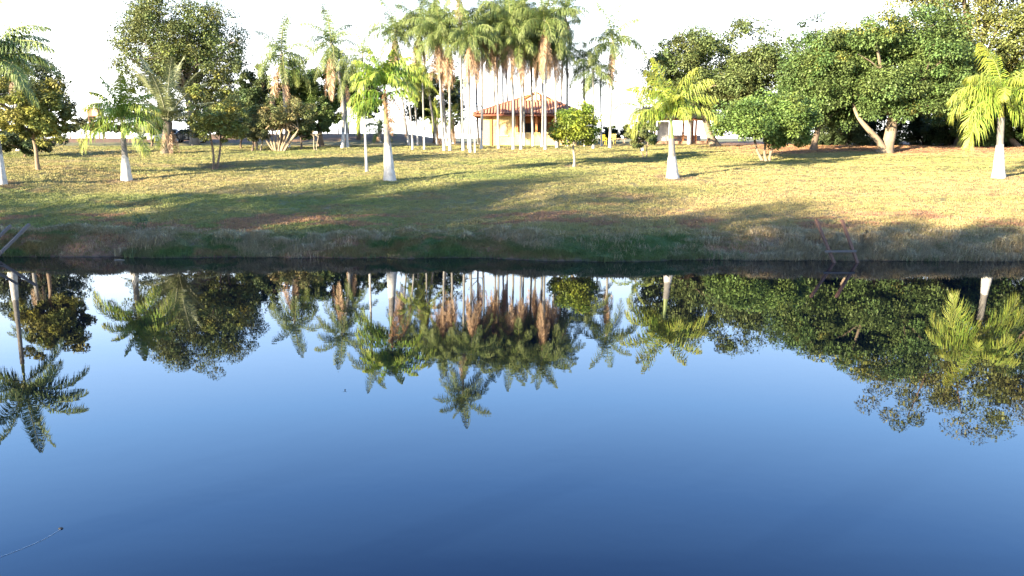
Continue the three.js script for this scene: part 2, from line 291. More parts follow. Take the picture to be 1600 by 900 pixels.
// --- royal palms with whitewashed feet: each leaf listed as [azimuth, start angle, arch, length]
const mottled = (t, p, a) => { const c = .8 + .25 * noise(p.y * 5 + p.x, a * 2.2) - (noise(p.y * 2.6 + 9, a * 1.6 + 4) > .72 ? .22 : 0); return [c, c * .985, c * .95]; };
function ragged(g, y) { const p = g.attributes.position; for (let i = 0; i < p.count; i++) { const a = Math.atan2(p.getZ(i), p.getX(i)); if (p.getY(i) > y - .05) p.setY(i, p.getY(i) + .16 * (noise(a * 2.5 + 20, y * 7) - .5) - .03); p.setX(i, p.getX(i) * 1.02); p.setZ(i, p.getZ(i) * 1.02); } return g; }
function royalPalm({ px, py, hub, d, r = .36, white = 1.2, grey = 1.6, shaft = [.30, .32, .08], leaves, dead = [], label, leafCol, tipCol, seedN, leaf = .85, w = .027, n = 78 }) {
  const base = d ? standing(px, d) : onGround(px, py), top = at(hub[0], hub[1], -base.z);
  const t = thing('royal_palm', base, label, 'palm', 'whitewashed palms along the lawn edge');
  const H = top.y - base.y, axis = trunkPts(base, top, 24);
  const pick = (y) => { if (y < 0) return V(0, y, 0); const f = clamp(y / H, 0, 1) * 24, k = Math.min(23, Math.floor(f)); return V().lerpVectors(axis[k], axis[k + 1], f - k); };
  const rad = (y) => { const s = y / H; return r * (s < .1 ? lerp(1.1, .88, s / .1) : lerp(.88, .5, smoothstep(s, .06, .5))) * (y > grey ? .78 - .36 * smoothstep(y, grey, H) : 1); };
  const seg = (y0, y1, n) => { const a = []; for (let k = 0; k <= n; k++) a.push(lerp(y0, y1, k / n)); return a; };
  const build = (y0, y1, n, col, lump, cap) => { const ys = seg(y0, y1, n), mb = new MB(); mb.tube(ys.map(pick), ys.map((y) => rad(y)), 18, col, cap, lump); return mb.geo(); };
  part('painted_base', ragged(build(-.12, white, 14, mottled, .07, false), white), paintMat, t);
  part('trunk', build(white - .16, grey, 26, (k, p, a) => { const ring = noise(p.y * 9, 3) * .5 + noise(p.y * 23, 5 + a) * .3, c = lerp(.20, .34, ring); return [c * 1.02, c * .95, c * .84]; }, .05, false), barkMat, t);
  part('crownshaft', build(grey, H * .985, 12, (k) => [lerp(shaft[0], shaft[0] * .8, k), shaft[1], shaft[2]], .03, true), mat(1, 1, 1, .45, { vertexColors: true }), t);
  const hubL = V(top.x - base.x, H, 0);
  leaves.forEach(([az, e, curl, L, low = 0], i) => addFrond(t, frondGeo({ L, e0: e * D2R, curl, leaf: leaf * clamp(L / 3, .6, 1.1), w, n, hang: 1.6, plume: .6, col: leafCol, tip: tipCol, s: seedN * 40 + i, side: ((i * 37) % 7 - 3) * .08 }), hubL.clone().add(V(0, -.12 * (e < 0 ? 2 : 1) - low, 0)), -az * D2R));
  dead.forEach(([az, e, curl, L], i) => addFrond(t, frondGeo({ L, e0: e * D2R, curl, leaf: .5, w: .024, n: 70, hang: 1.6, plume: .7, col: [.26, .13, .055], tip: [.34, .20, .09], rib: [.25, .13, .06], s: seedN * 40 + 30 + i }), hubL.clone().add(V(0, -.3, 0)), -az * D2R, 1, 'dead_frond'));
  return t;
}
const fresh = [.16, .27, .035], gold = [.36, .34, .05];
royalPalm({ px: 4, d: 46, hub: [-18, 92], r: .24, white: 1.7, grey: 5.4, seedN: 1, label: 'tall royal palm cut by the left edge, slim whitewashed trunk', leafCol: [.10, .16, .04], tipCol: [.17, .21, .05], leaf: .85, w: .03, n: 84,
  leaves: [[0, 62, 1.5, 4.2], [8, 42, 1.5, 4.3], [-12, 26, 1.6, 4.0], [25, 8, 1.5, 3.6], [180, 50, 1.6, 4], [200, 20, 1.6, 4], [90, 60, 1.4, 3.6], [70, 30, 1.7, 3.8], [110, 10, 1.5, 3.8], [-60, 55, 1.4, 4], [-90, 30, 1.5, 4], [-130, 45, 1.5, 4], [150, -10, 1.1, 3.5], [40, 80, .6, 4.2], [-40, 84, .4, 4.4], [170, 78, .6, 4.2], [-20, -25, .9, 3.2]] });
royalPalm({ px: 198, d: 50.2, hub: [190, 184], r: .33, white: 1.5, grey: 2.5, seedN: 2, label: 'young royal palm with drooping yellow fronds on a broad white foot, left of the lawn', leafCol: fresh, tipCol: gold,
  leaves: [[-20, 88, .2, 2.6], [30, 74, .7, 2.4], [178, 62, 2.1, 2.8], [200, 30, 2.2, 3.0], [165, 15, 2.1, 3.4], [140, -5, 1.35, 3.2], [0, 56, 2.0, 2.9], [-14, 36, 2.3, 3.2], [14, 14, 2.1, 3.7], [30, -15, 1.2, 3.1], [95, 48, 1.8, 2.4], [-90, 52, 1.6, 2.8], [-110, 20, 1.8, 2.8], [150, 80, .45, 2.7], [60, 82, .5, 2.8], [185, 70, 1.2, 2.6], [-5, 68, 1.3, 2.6]] });
royalPalm({ px: 609, d: 49.3, hub: [600, 130], r: .36, white: 2.2, grey: 3.3, shaft: [.10, .16, .04], seedN: 3, label: 'royal palm with a brown dead frond hanging beside its white trunk, left of the grove', leafCol: [.13, .27, .03], tipCol: [.34, .35, .05], leaf: .95, n: 70,
  leaves: [[170, 55, 1.9, 2.3], [190, 40, 2.0, 2.4], [160, 20, 1.7, 2.6, .5], [185, 5, 1.6, 2.9, .9], [175, -18, 1.3, 2.7, .7], [205, 10, 1.5, 2.6, 1], [150, 25, 1.8, 2.5, 1], [15, 30, 1.9, 2.4, .6], [150, 66, 1.4, 2.2], [10, 62, 1.8, 2.8], [-8, 42, 1.7, 3.1], [20, 26, 1.8, 2.5], [80, 74, 1.7, 2.3], [100, 55, 2.1, 2.4], [60, 46, 2.0, 2.4], [-80, 64, 1.4, 2.8], [-100, 40, 1.7, 2.8], [120, 36, 2.1, 2.6], [160, 82, .6, 2.2], [40, 80, .6, 2.2], [175, 68, 1.3, 2.4], [5, 74, 1.2, 2.4]], dead: [[25, -42, .9, 3.3], [60, -55, .6, 2.9]] });
royalPalm({ px: 1051, d: 50.4, hub: [1048, 178], r: .39, white: 1.35, grey: 2.4, shaft: [.20, .24, .07], seedN: 4, label: 'royal palm with a flared white foot and grey ring, right of the grove', leafCol: [.17, .27, .035], tipCol: [.38, .36, .06], leaf: 1.05, n: 70,
  leaves: [[172, 86, .75, 3.7], [10, 72, 1.3, 3.4], [-5, 55, 1.5, 3.2], [12, 34, 1.7, 3.1], [180, 66, 1.5, 3.4], [170, 30, 1.8, 3.0], [190, 12, 1.7, 2.9], [90, 70, 1.7, 2.4], [70, 40, 2.0, 2.4], [-80, 60, 1.5, 2.8], [-110, 38, 1.6, 2.8], [125, 55, 1.9, 2.6], [150, 76, 1.0, 3.4], [30, 80, .8, 3.2]] });
royalPalm({ px: 1560, d: 50, hub: [1566, 150], r: .38, white: 2.0, grey: 3.6, shaft: [.42, .36, .06], seedN: 5, label: 'largest royal palm near the right edge, white foot and yellow crownshaft', leafCol: [.17, .28, .035], tipCol: [.40, .38, .06], leaf: 1.1, n: 78,
  leaves: [[180, 82, .9, 3.7], [165, 60, 1.7, 3.3], [185, 42, 2.0, 3.6], [195, 20, 2.0, 3.5], [170, 2, 1.9, 3.3], [160, -24, 1.15, 3.9], [0, 70, 1.6, 3.5], [12, 46, 1.9, 3.6], [-10, 24, 2.0, 3.6], [15, 2, 1.8, 3.5], [20, -28, 1.1, 3.4], [90, 66, 1.9, 2.6], [70, 36, 2.1, 2.8], [115, 44, 2.1, 2.8], [-80, 60, 1.6, 3.2], [-110, 40, 1.7, 3.2]] });

// --- tall feather palms: frond shapes shared, sorted from upright to hanging
const KIND = {
  queen: { col: [.10, .155, .035], tip: [.185, .21, .055], leaf: .85, w: .021, n: 80, hang: 2.0, plume: .9 },
  light: { col: [.17, .25, .04], tip: [.32, .32, .06], leaf: .66, w: .022, n: 84, hang: 1.5, plume: .5 },
};
const angles = [84, 66, 50, 34, 18, 0, -22, -45, -64], fronds = {}, skirts = [];
for (const k of Object.keys(KIND)) fronds[k] = angles.map((a, i) => [0, 1].map((v) => frondGeo({ ...KIND[k], L: 3.2, e0: a * D2R, curl: [.7, 1.3, 1.7, 1.8, 1.8, 1.5, 1.1, .75, .4][i] + .15 * v, s: 300 + i * 2 + v + (k === 'queen' ? 0 : 50), side: v ? .25 : -.25 })));
for (let v = 0; v < 4; v++) skirts.push(frondGeo({ L: 3.4, e0: (-62 - v * 6) * D2R, curl: [.45, .35, .28, .2][v], leaf: .6, w: .024, n: 70, hang: 2.6, plume: .9, col: [.33, .20, .10], tip: [.44, .30, .17], rib: [.32, .2, .12], s: 400 + v }));
function tallPalm({ px, py, hub, d, kind = 'queen', scale = 1, count = 17, dead = 7, r = .13, white = 1.3, lowest = 7, label, group, seedN, bend = 0, name = 'feather_palm', dz = 0 }) {
  const base = d ? standing(px, d) : onGround(px, py), top = at(hub[0], hub[1], -base.z + dz);
  const t = thing(name, base, label, 'palm', group);
  const H = top.y - base.y, pts = trunkPts(base, top, 20, bend), cut = clamp(Math.round(white / H * 20), 1, 19);
  const lo = new MB(), hi = new MB(), radius = (k) => r * (1 + .35 * Math.exp(-k * 1.1)) * lerp(1, .72, k / 20);
  const first = pts.slice(0, cut + 1); first[0] = first[0].clone().add(V(0, -.12, 0));
  lo.tube(first, first.map((_, k) => radius(k)), 10, mottled, false, .1);
  hi.tube(pts.slice(cut), pts.slice(cut).map((_, k) => radius(k + cut)), 10, (k, p) => { const c = .25 + .16 * noise(p.y * 2.2, px) + .08 * noise(p.y * 11, px); return [c * .92, c * .88, c * .79]; }, true, .12);
  if (white > 0) part('painted_base', lo.geo(), paintMat, t); else part('trunk', lo.geo(), barkMat, t);
  part('trunk', hi.geo(), barkMat, t);
  seed(seedN * 131 + 17);
  const hubL = V(top.x - base.x, H, top.z - base.z);
  for (let i = 0; i < count; i++) {
    const a = i * 2.39996 + seedN, lv = clamp(Math.pow((i + .5) / count, .85) * (lowest + .7) + rr(-.5, .5), 0, lowest), g = fronds[kind][Math.floor(lv)][i % 2];
    addFrond(t, g, hubL.clone().add(V(0, -.05 * lv, 0)), a, scale * rr(.85, 1.12));
  }
  for (let i = 0; i < dead; i++) addFrond(t, skirts[Math.floor(rnd() * 4)], hubL.clone().add(V(0, -.6 - rr(0, .6), 0)), i * 2.39996 + seedN * 2 + rr(-.4, .4), scale * rr(.7, 1.2), 'dead_frond');
  return t;
}
const ordinal = ['first', 'second', 'third', 'fourth', 'fifth', 'sixth', 'seventh', 'eighth', 'ninth', 'tenth', 'eleventh', 'twelfth', 'thirteenth', 'fourteenth', 'fifteenth', 'sixteenth', 'seventeenth', 'eighteenth', 'nineteenth', 'twentieth', 'twenty-first', 'twenty-second', 'twenty-third', 'twenty-fourth', 'twenty-fifth', 'twenty-sixth'];
// the grove in the middle: foot x, foot y, hub x, hub y, dead fronds, kind
const grove = [
  [639, 227, 617, 48, 9, 'queen', 1.1], [645, 234, 634, 122, 0, 'light', .75], [653, 228, 645, 128, 0, 'light', .7], [663, 234, 660, 118, 0, 'light', .8], [683, 227, 655, 38, 9, 'queen', 1.1], [694, 235, 686, 45, 10, 'queen', 1.1], [699, 228, 676, 25, 8, 'queen', 1], [703, 235, 700, 52, 10, 'queen', 1.05],
  [724, 235, 716, -38, 2, 'queen', 1.05], [735, 237, 733, 56, 7, 'queen', 1], [748, 225, 744, 60, 7, 'queen', .95], [752, 232, 752, 40, 8, 'queen', 1.05], [774, 226, 770, 52, 9, 'queen', 1], [779, 232, 776, 30, 8, 'queen', 1.05], [787, 224, 786, 56, 9, 'queen', .95], [794, 225, 793, 22, 7, 'queen', 1.1],
  [802, 234, 797, 34, 5, 'queen', 1.1], [814, 234, 812, 62, 8, 'queen', 1], [819, 228, 817, 24, 6, 'queen', 1.05], [833, 229, 830, 42, 8, 'queen', 1], [840, 225, 838, 60, 8, 'queen', .95], [847, 230, 846, 66, 6, 'queen', 1], [852, 234, 851, 30, 9, 'queen', 1.1], [870, 231, 866, 58, 8, 'queen', 1], [874, 224, 884, 14, 9, 'queen', 1.05]];
grove.forEach(([px, py, hx, hy, dead, kind, sc], i) => tallPalm({ px, py, hub: [hx, hy], dead: dead ? dead + 1 : 0, kind, scale: sc * .93, count: kind === 'light' ? 16 : 21, lowest: kind === 'light' ? 6 : 6.2, r: kind === 'light' ? .09 : .115, white: rr(1, 1.8), seedN: i + 1, bend: ((i * 29) % 5 - 2) * .05, group: 'palms of the central grove',
  label: kind === 'light' ? `short yellow-green palm of the central grove, ${ordinal[i]} trunk from its left end` : i === 8 ? 'tallest palm of the central grove, its crown rising above all others' : `tall palm with brown hanging fronds, ${ordinal[i]} trunk from the grove's left end` }));
tallPalm({ px: 535, py: 231, hub: [517, 66], dead: 4, seedN: 40, count: 17, lowest: 7.2, scale: 1.05, r: .16, label: 'curved tall palm standing left of the grove with an open crown', bend: .5 });
tallPalm({ px: 543, py: 231, hub: [538, 112], dead: 5, seedN: 41, count: 12, lowest: 7.5, scale: .8, r: .13, label: 'shorter shaggy palm right behind the curved tall palm' });
tallPalm({ px: 573, py: 269, hub: [566, 84], dead: 0, seedN: 42, count: 11, lowest: 6, scale: .62, r: .085, white: 3.6, label: 'very slender palm with a long white pole-like trunk in front of the grove' });
tallPalm({ px: 450, d: 78, hub: [440, 82], dead: 6, seedN: 43, count: 16, lowest: 7, scale: 1.15, r: .2, white: 0, label: 'dark-trunked palm rising above the trees left of the curved palm' });
tallPalm({ px: 30, d: 74, hub: [20, 82], dead: 3, seedN: 44, count: 15, lowest: 7, scale: 1.05, r: .2, white: 0, label: 'dark palm behind the leafy trees at the left edge' });
tallPalm({ px: 953, py: 231, hub: [957, 62], dead: 3, seedN: 45, count: 17, lowest: 7, scale: 1.1, r: .13, label: 'tall open-crowned palm standing alone right of the grove' });
tallPalm({ px: 940, py: 229, hub: [938, 124], dead: 0, seedN: 46, count: 10, lowest: 6, scale: .75, r: .09, label: 'small-crowned palm just left of the tall lone palm' });
tallPalm({ px: 927, py: 232, hub: [927, 106], dead: 0, seedN: 47, count: 12, lowest: 6.5, scale: .85, r: .11, label: 'middle-sized palm right of the bright round tree' });
tallPalm({ px: 914, d: 80, hub: [912, 92], dead: 1, seedN: 48, count: 12, lowest: 7, scale: .8, r: .11, label: 'pale palm whose trunk rises behind the bright round tree' });
tallPalm({ px: 886, d: 79, hub: [886, 88], dead: 2, seedN: 49, count: 13, lowest: 7, scale: .85, r: .12, label: 'palm rising above the left side of the bright round tree' });
tallPalm({ px: 1004, d: 72, hub: [1000, 165], dead: 2, kind: 'light', seedN: 50, count: 13, lowest: 7, scale: .75, r: .1, white: 0, label: 'low yellow palm between the grove and the pavilion' });
tallPalm({ px: 594, py: 222, hub: [592, 196], dead: 2, kind: 'light', seedN: 51, count: 14, lowest: 6, scale: .8, r: .2, white: 0, label: 'squat yellow-green palm behind the royal palm with dead frond' });
tallPalm({ px: 683, d: 86, hub: [683, 184], dead: 3, kind: 'light', seedN: 52, count: 13, lowest: 6, scale: .72, r: .16, white: 0, label: 'low fan of a palm with orange dead leaves behind the grove' });
tallPalm({ px: 708, d: 87, hub: [708, 178], dead: 3, kind: 'light', seedN: 53, count: 12, lowest: 6, scale: .65, r: .14, white: 0, label: 'low palm in front of the blue water tank' });
{ // big stiff-leaved palm on the left
  const base = standing(262, 69), top = at(262, 190, 69), t = thing('wild_date_palm', base, 'huge palm with stiff upright grey-green leaves beneath the big left tree', 'palm');
  const mb = new MB(), pts = trunkPts(base, top, 8); mb.tube(pts, pts.map((_, k) => lerp(.42, .36, k / 8)), 12, (k, p) => { const c = .12 + .1 * noise(p.y * 6, 2); return [c, c * .85, c * .68]; }, true, .3); part('trunk', mb.geo(), barkMat, t);
  const hub = V(top.x - base.x, top.y - base.y, 0);
  for (let i = 0; i < 22; i++) { const e = lerp(84, 8, Math.pow(i / 21, 1.1)); addFrond(t, frondGeo({ L: lerp(5.6, 4.6, i / 21), e0: e * D2R, curl: lerp(.5, 1.15, i / 21), leaf: .85, w: .026, n: 110, hang: .45, plume: .25, col: [.15, .18, .075], tip: [.22, .23, .11], rib: [.3, .3, .18], s: 700 + i }), hub, i * 2.39996 + .6); }
  for (let i = 0; i < 6; i++) addFrond(t, skirts[i % 4], hub.clone().add(V(0, -.2, 0)), i * 1.05, .8, 'dead_frond');
}

// ------------------------------------------------------------------ broadleaf trees and shrubs
function crownGeo({ c, r, clumps, leaves, size, col, vary = .24, yellow = 0, yellowCol = [.27, .27, .05], flat = .55, open = 0, seedN, rc, droop = .3, lobes = 11, thin = 1 }) {
  seed(seedN * 977 + 5);
  const centres = [], R = rc ?? .17 * Math.cbrt(r.x * r.y * r.z), big = [];
  for (let k = 0; k < lobes; k++) {           // main masses of the crown
    const th = k * 2.39996 + rr(-.4, .4), cy = lerp(-flat * .9, .75, (k + .5) / lobes) + rr(-.12, .12), sy = Math.sqrt(Math.max(.05, 1 - cy * cy)), q = rr(.5, .68);
    big.push([Math.cos(th) * sy * q, cy * q * 1.05, Math.sin(th) * sy * q, rr(.26, .42)]);
  }
  big.push([0, 0, 0, .5]);
  for (let k = 0; k < clumps; k++) {
    const B = big[k % big.length], th = rr(0, 6.283), cy = rr(-.75, 1), sy = Math.sqrt(1 - cy * cy), rad = B[3] * Math.pow(rr(open ? .05 : .25, 1), .4);
    let x = B[0] + Math.cos(th) * sy * rad, y = B[1] + cy * rad, z = B[2] + Math.sin(th) * sy * rad; if (y < -flat) y = -flat + rr(0, .12);
    centres.push(V(x, y, z));
  }
  { // let the masses fill the crown's outline
    let mx = 0, mz = 0, hi = 0; for (const q of centres) { mx = Math.max(mx, Math.abs(q.x)); mz = Math.max(mz, Math.abs(q.z)); hi = Math.max(hi, q.y); }
    const ex = Math.max(.6, 1 - R * .55 / r.x) / mx, ez = Math.max(.6, 1 - R * .55 / r.z) / mz, ey = Math.max(.6, 1 - R * .4 / r.y) / hi;
    for (const q of centres) q.set(c.x + q.x * ex * r.x, c.y + (q.y > 0 ? q.y * ey : q.y * 1.02) * r.y, c.z + q.z * ez * r.z);
  }
  const nL = Math.round(leaves * 1.75), N = clumps * nL, P = new Float32Array(N * 12), Nn = new Float32Array(N * 12), C = new Float32Array(N * 12), I = new Uint32Array(N * 6); let o = 0, n = 0;
  size *= .74;
  for (const q of centres) {
    const tone = rr(1 - vary, 1 + vary), isY = rnd() < yellow, rcl = R * rr(.55, 1.3), warm = rr(-.12, .16);
    for (let k = 0; k < nL; k++) {
      const u = rr(-1, 1), a = rr(0, 6.283), s = Math.sqrt(1 - u * u), rad = rcl * Math.cbrt(rr(.08, 1)) * thin, ox = Math.cos(a) * s, oy = u, oz = Math.sin(a) * s;
      const x = q.x + ox * rad, y = q.y + oy * rad * .72, z = q.z + oz * rad;
      // leaf: a diamond pointing outwards and down
      let dx = ox + rr(-.7, .7), dy = oy * .5 - droop + rr(-.6, .6), dz = oz + rr(-.7, .7), l = Math.hypot(dx, dy, dz) || 1; dx /= l; dy /= l; dz /= l;
      let sx = -dz + rr(-.5, .5), sy2 = rr(-.5, .5), sz = dx + rr(-.5, .5); const dt = sx * dx + sy2 * dy + sz * dz; sx -= dt * dx; sy2 -= dt * dy; sz -= dt * dz; l = Math.hypot(sx, sy2, sz) || 1; sx /= l; sy2 /= l; sz /= l;
      const L = size * rr(.6, 1.35), w = L * .34, t = tone * rr(.75, 1.25), base = isY && rnd() < .8 ? yellowCol : col;
      let nx = dy * sz - dz * sy2, ny = dz * sx - dx * sz, nz = dx * sy2 - dy * sx; if (ny < 0) { nx = -nx; ny = -ny; nz = -nz; sx = -sx; sy2 = -sy2; sz = -sz; }
      const c0 = base[0] * t * (1 + warm), c1 = base[1] * t, c2 = base[2] * t, hx = x + dx * L * .5, hy = y + dy * L * .5, hz = z + dz * L * .5;
      P[o] = x; P[o + 1] = y; P[o + 2] = z; P[o + 3] = hx - sx * w; P[o + 4] = hy - sy2 * w; P[o + 5] = hz - sz * w; P[o + 6] = x + dx * L; P[o + 7] = y + dy * L - L * .1; P[o + 8] = z + dz * L; P[o + 9] = hx + sx * w; P[o + 10] = hy + sy2 * w; P[o + 11] = hz + sz * w;
      for (let j = 0; j < 12; j += 3) { Nn[o + j] = nx; Nn[o + j + 1] = ny; Nn[o + j + 2] = nz; C[o + j] = c0; C[o + j + 1] = c1; C[o + j + 2] = c2; }
      const v = n * 4, i = n * 6; I[i] = v; I[i + 1] = v + 1; I[i + 2] = v + 2; I[i + 3] = v; I[i + 4] = v + 2; I[i + 5] = v + 3; o += 12; n++;
    }
  }
  const g = new THREE.BufferGeometry(); g.setAttribute('position', new THREE.BufferAttribute(P, 3)); g.setAttribute('normal', new THREE.BufferAttribute(Nn, 3)); g.setAttribute('color', new THREE.BufferAttribute(C, 3)); g.setIndex(new THREE.BufferAttribute(I, 1));
  return { geo: g, centres };
}
const foliageMat = new THREE.MeshPhysicalMaterial({ color: 0xffffff, roughness: .6, vertexColors: true, side: THREE.DoubleSide });
const barkTone = (r, g, b, k) => (t, p) => { const c = .7 + .6 * noise(p.y * 3.1 + k, p.x * 2 + k); return [r * c, g * c, b * c]; };
// box: the crown's outline in the picture; stems: [[foot px offset, fork height 0..1]]
function leafTree({ name = 'broadleaf_tree', px, py, d, box, depth = .85, label, category = 'tree', group, seedN, trunkR = .2, bark = [.22, .16, .11], forks = 8, lean = 0, stems = 1, spread = 0, twigs = 0, ...o }) {
  const base = d ? standing(px, d) : onGround(px, py), dd = -base.z, t = thing(name, base, label, category, group);
  const A = at(box[0], (box[1] + box[3]) / 2, dd), B = at(box[2], (box[1] + box[3]) / 2, dd), T = at((box[0] + box[2]) / 2, box[1], dd), Bo = at((box[0] + box[2]) / 2, box[3], dd);
  const r = V((B.x - A.x) / 2, (T.y - Bo.y) / 2, 0); r.z = r.x * depth; const c = V((A.x + B.x) / 2 - base.x, (T.y + Bo.y) / 2 - base.y, 0);
  const { geo, centres } = crownGeo({ c, r, seedN, clumps: 90, leaves: 150, size: .26, col: [.08, .13, .03], ...o });
  seed(seedN * 31 + 2);
  const mb = new MB(), tone = barkTone(...bark, seedN);
  for (let s = 0; s < stems; s++) {
    const off = stems > 1 ? V((s / (stems - 1) - .5) * spread * .35, 0, rr(-.2, .2)) : V(0, 0, 0), fork = stems > 1 ? V((s / (stems - 1) - .5) * spread * 1.6 + c.x * .3, c.y - r.y * rr(.4, .75), rr(-.5, .5)) : V(lean + c.x * .35, Math.max(.25, c.y - r.y * .62), 0);
    const pts = []; for (let k = 0; k <= 7; k++) { const u = k / 7; pts.push(V(lerp(off.x, fork.x, u) + .06 * Math.sin(u * 5 + seedN), lerp(-.15, fork.y, u), lerp(off.z, fork.z, u) + .05 * Math.cos(u * 4 + seedN))); }
    const R0 = trunkR / Math.sqrt(stems); mb.tube(pts, pts.map((_, k) => R0 * (k === 0 ? 1.45 : k === 1 ? 1.12 : lerp(1, .68, k / 7))), 10, tone, true, .25);
    const nf = Math.ceil(forks / stems);
    for (let k = 0; k < nf; k++) {
      const q = centres[Math.floor(rnd() * centres.length)], m = V().lerpVectors(fork, q, .5).add(V(rr(-.1, .1) * r.x, rr(.02, .14) * r.y, rr(-.1, .1) * r.x));
      const cv = new THREE.QuadraticBezierCurve3(fork.clone().add(V(0, -.05, 0)), m, q).getPoints(7); mb.tube(cv, cv.map((_, j) => R0 * lerp(.58, .08, j / 7)), 6, tone, true, .2);
      for (let w = 0; w < twigs; w++) { const s0 = cv[3 + (w % 4)], e = V().copy(s0).add(V(rr(-1, 1) * r.x * .4, rr(-.1, .6) * r.y * .5, rr(-1, 1) * r.x * .4)); const c2 = [s0, V().lerpVectors(s0, e, .5).add(V(0, .1, 0)), e]; mb.tube(c2, [R0 * .16, R0 * .1, R0 * .04], 4, tone, true); }
    }
  }
  part('trunk', mb.geo(), barkMat, t);
  part('crown', geo, foliageMat, t);
  return t;
}
// --- small lawn trees
leafTree({ px: 62, py: 266, box: [-2, 118, 106, 238], label: 'round yellow-green tree on a slanting thin trunk near the left edge', seedN: 61, clumps: 110, leaves: 150, size: .2, col: [.20, .215, .05], yellow: .15, trunkR: .13, lean: -.2, bark: [.3, .22, .15], flat: .92 });
leafTree({ px: 338, py: 264, box: [294, 132, 386, 236], label: 'small olive-yellow tree left of the leafy shrubs, thin forked trunk', seedN: 62, clumps: 90, leaves: 110, size: .2, col: [.19, .21, .05], yellow: .16, yellowCol: [.28, .28, .06], trunkR: .12, stems: 2, spread: .35, bark: [.27, .19, .13], flat: .95 });
leafTree({ px: 896, py: 261, box: [860, 160, 938, 238], label: 'bright lime-green round tree in front of the house', seedN: 63, clumps: 84, leaves: 130, size: .2, col: [.17, .23, .03], yellow: .25, yellowCol: [.36, .38, .04], trunkR: .1, bark: [.4, .34, .25], flat: .75, rc: .5 });
leafTree({ px: 1006, py: 246, box: [978, 182, 1032, 234], label: 'small ragged grey-green tree left of the flared royal palm', seedN: 64, clumps: 50, leaves: 90, size: .22, col: [.11, .135, .04], trunkR: .08, stems: 2, spread: .5, bark: [.3, .24, .16], flat: .85, droop: .8 });
leafTree({ px: 1196, py: 252, box: [1112, 143, 1282, 240], depth: .8, label: 'low spreading dome-shaped tree on a short twisted trunk, right lawn', seedN: 65, clumps: 190, leaves: 170, size: .24, col: [.135, .205, .045], lobes: 16, trunkR: .2, stems: 3, spread: 1.1, forks: 12, bark: [.3, .23, .16], flat: .62, rc: .75 });
leafTree({ px: 494, d: 72, box: [486, 204, 502, 214], label: 'tiny bare forked sapling beside the big shrub', seedN: 66, clumps: 7, leaves: 6, size: .12, col: [.2, .17, .08], trunkR: .06, stems: 2, spread: .3, twigs: 2, bark: [.42, .34, .24] });
// --- left background
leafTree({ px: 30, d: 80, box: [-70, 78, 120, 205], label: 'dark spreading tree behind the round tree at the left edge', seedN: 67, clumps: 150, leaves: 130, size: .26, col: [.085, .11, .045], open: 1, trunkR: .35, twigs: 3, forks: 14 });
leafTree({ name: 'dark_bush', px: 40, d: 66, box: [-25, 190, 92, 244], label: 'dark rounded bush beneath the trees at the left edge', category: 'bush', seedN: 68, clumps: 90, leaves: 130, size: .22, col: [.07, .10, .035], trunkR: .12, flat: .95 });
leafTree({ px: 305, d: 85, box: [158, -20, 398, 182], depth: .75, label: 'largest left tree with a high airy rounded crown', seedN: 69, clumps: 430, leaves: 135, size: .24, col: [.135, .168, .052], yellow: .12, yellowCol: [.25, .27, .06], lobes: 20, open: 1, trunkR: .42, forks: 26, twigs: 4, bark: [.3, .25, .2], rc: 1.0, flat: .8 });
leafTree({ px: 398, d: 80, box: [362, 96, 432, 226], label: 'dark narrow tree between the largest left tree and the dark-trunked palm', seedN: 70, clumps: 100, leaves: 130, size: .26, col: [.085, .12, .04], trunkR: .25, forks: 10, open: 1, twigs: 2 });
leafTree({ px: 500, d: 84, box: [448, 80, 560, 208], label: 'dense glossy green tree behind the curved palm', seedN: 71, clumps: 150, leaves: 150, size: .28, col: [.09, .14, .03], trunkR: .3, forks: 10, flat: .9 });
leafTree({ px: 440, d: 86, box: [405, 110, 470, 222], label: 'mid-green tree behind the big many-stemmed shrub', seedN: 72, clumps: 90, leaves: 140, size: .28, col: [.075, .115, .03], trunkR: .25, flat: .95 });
leafTree({ name: 'many_stemmed_shrub', px: 437, d: 73, box: [398, 150, 488, 220], label: 'big shrub with a fan of pale bare stems', category: 'shrub', seedN: 73, clumps: 90, leaves: 100, size: .2, col: [.16, .17, .06], yellow: .2, yellowCol: [.28, .25, .10], trunkR: .3, stems: 9, spread: 2.1, forks: 27, bark: [.4, .31, .2], flat: .55, open: 1 });
leafTree({ name: 'young_tree', px: 406, d: 74, box: [378, 165, 416, 212], label: 'young thin-stemmed tree left of the many-stemmed shrub', seedN: 74, clumps: 42, leaves: 100, size: .2, col: [.12, .15, .05], trunkR: .11, stems: 2, spread: .6, bark: [.42, .36, .27], flat: .9 });
leafTree({ name: 'dark_bush', px: 470, d: 74, box: [450, 180, 494, 222], label: 'dark leafy bush leaning on the right of the many-stemmed shrub', category: 'bush', seedN: 75, clumps: 50, leaves: 110, size: .2, col: [.08, .11, .035], trunkR: .1, flat: .95 });
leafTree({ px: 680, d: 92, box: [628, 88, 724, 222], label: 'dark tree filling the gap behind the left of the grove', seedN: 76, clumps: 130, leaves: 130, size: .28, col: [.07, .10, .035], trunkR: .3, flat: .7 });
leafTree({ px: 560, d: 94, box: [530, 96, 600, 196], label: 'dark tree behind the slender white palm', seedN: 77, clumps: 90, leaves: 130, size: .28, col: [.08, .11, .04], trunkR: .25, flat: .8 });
leafTree({ px: 300, d: 92, box: [268, 120, 392, 222], label: 'shaded tree filling the space under the largest left tree', seedN: 92, clumps: 120, leaves: 120, size: .26, col: [.085, .11, .04], trunkR: .25, flat: .8, open: 1 });
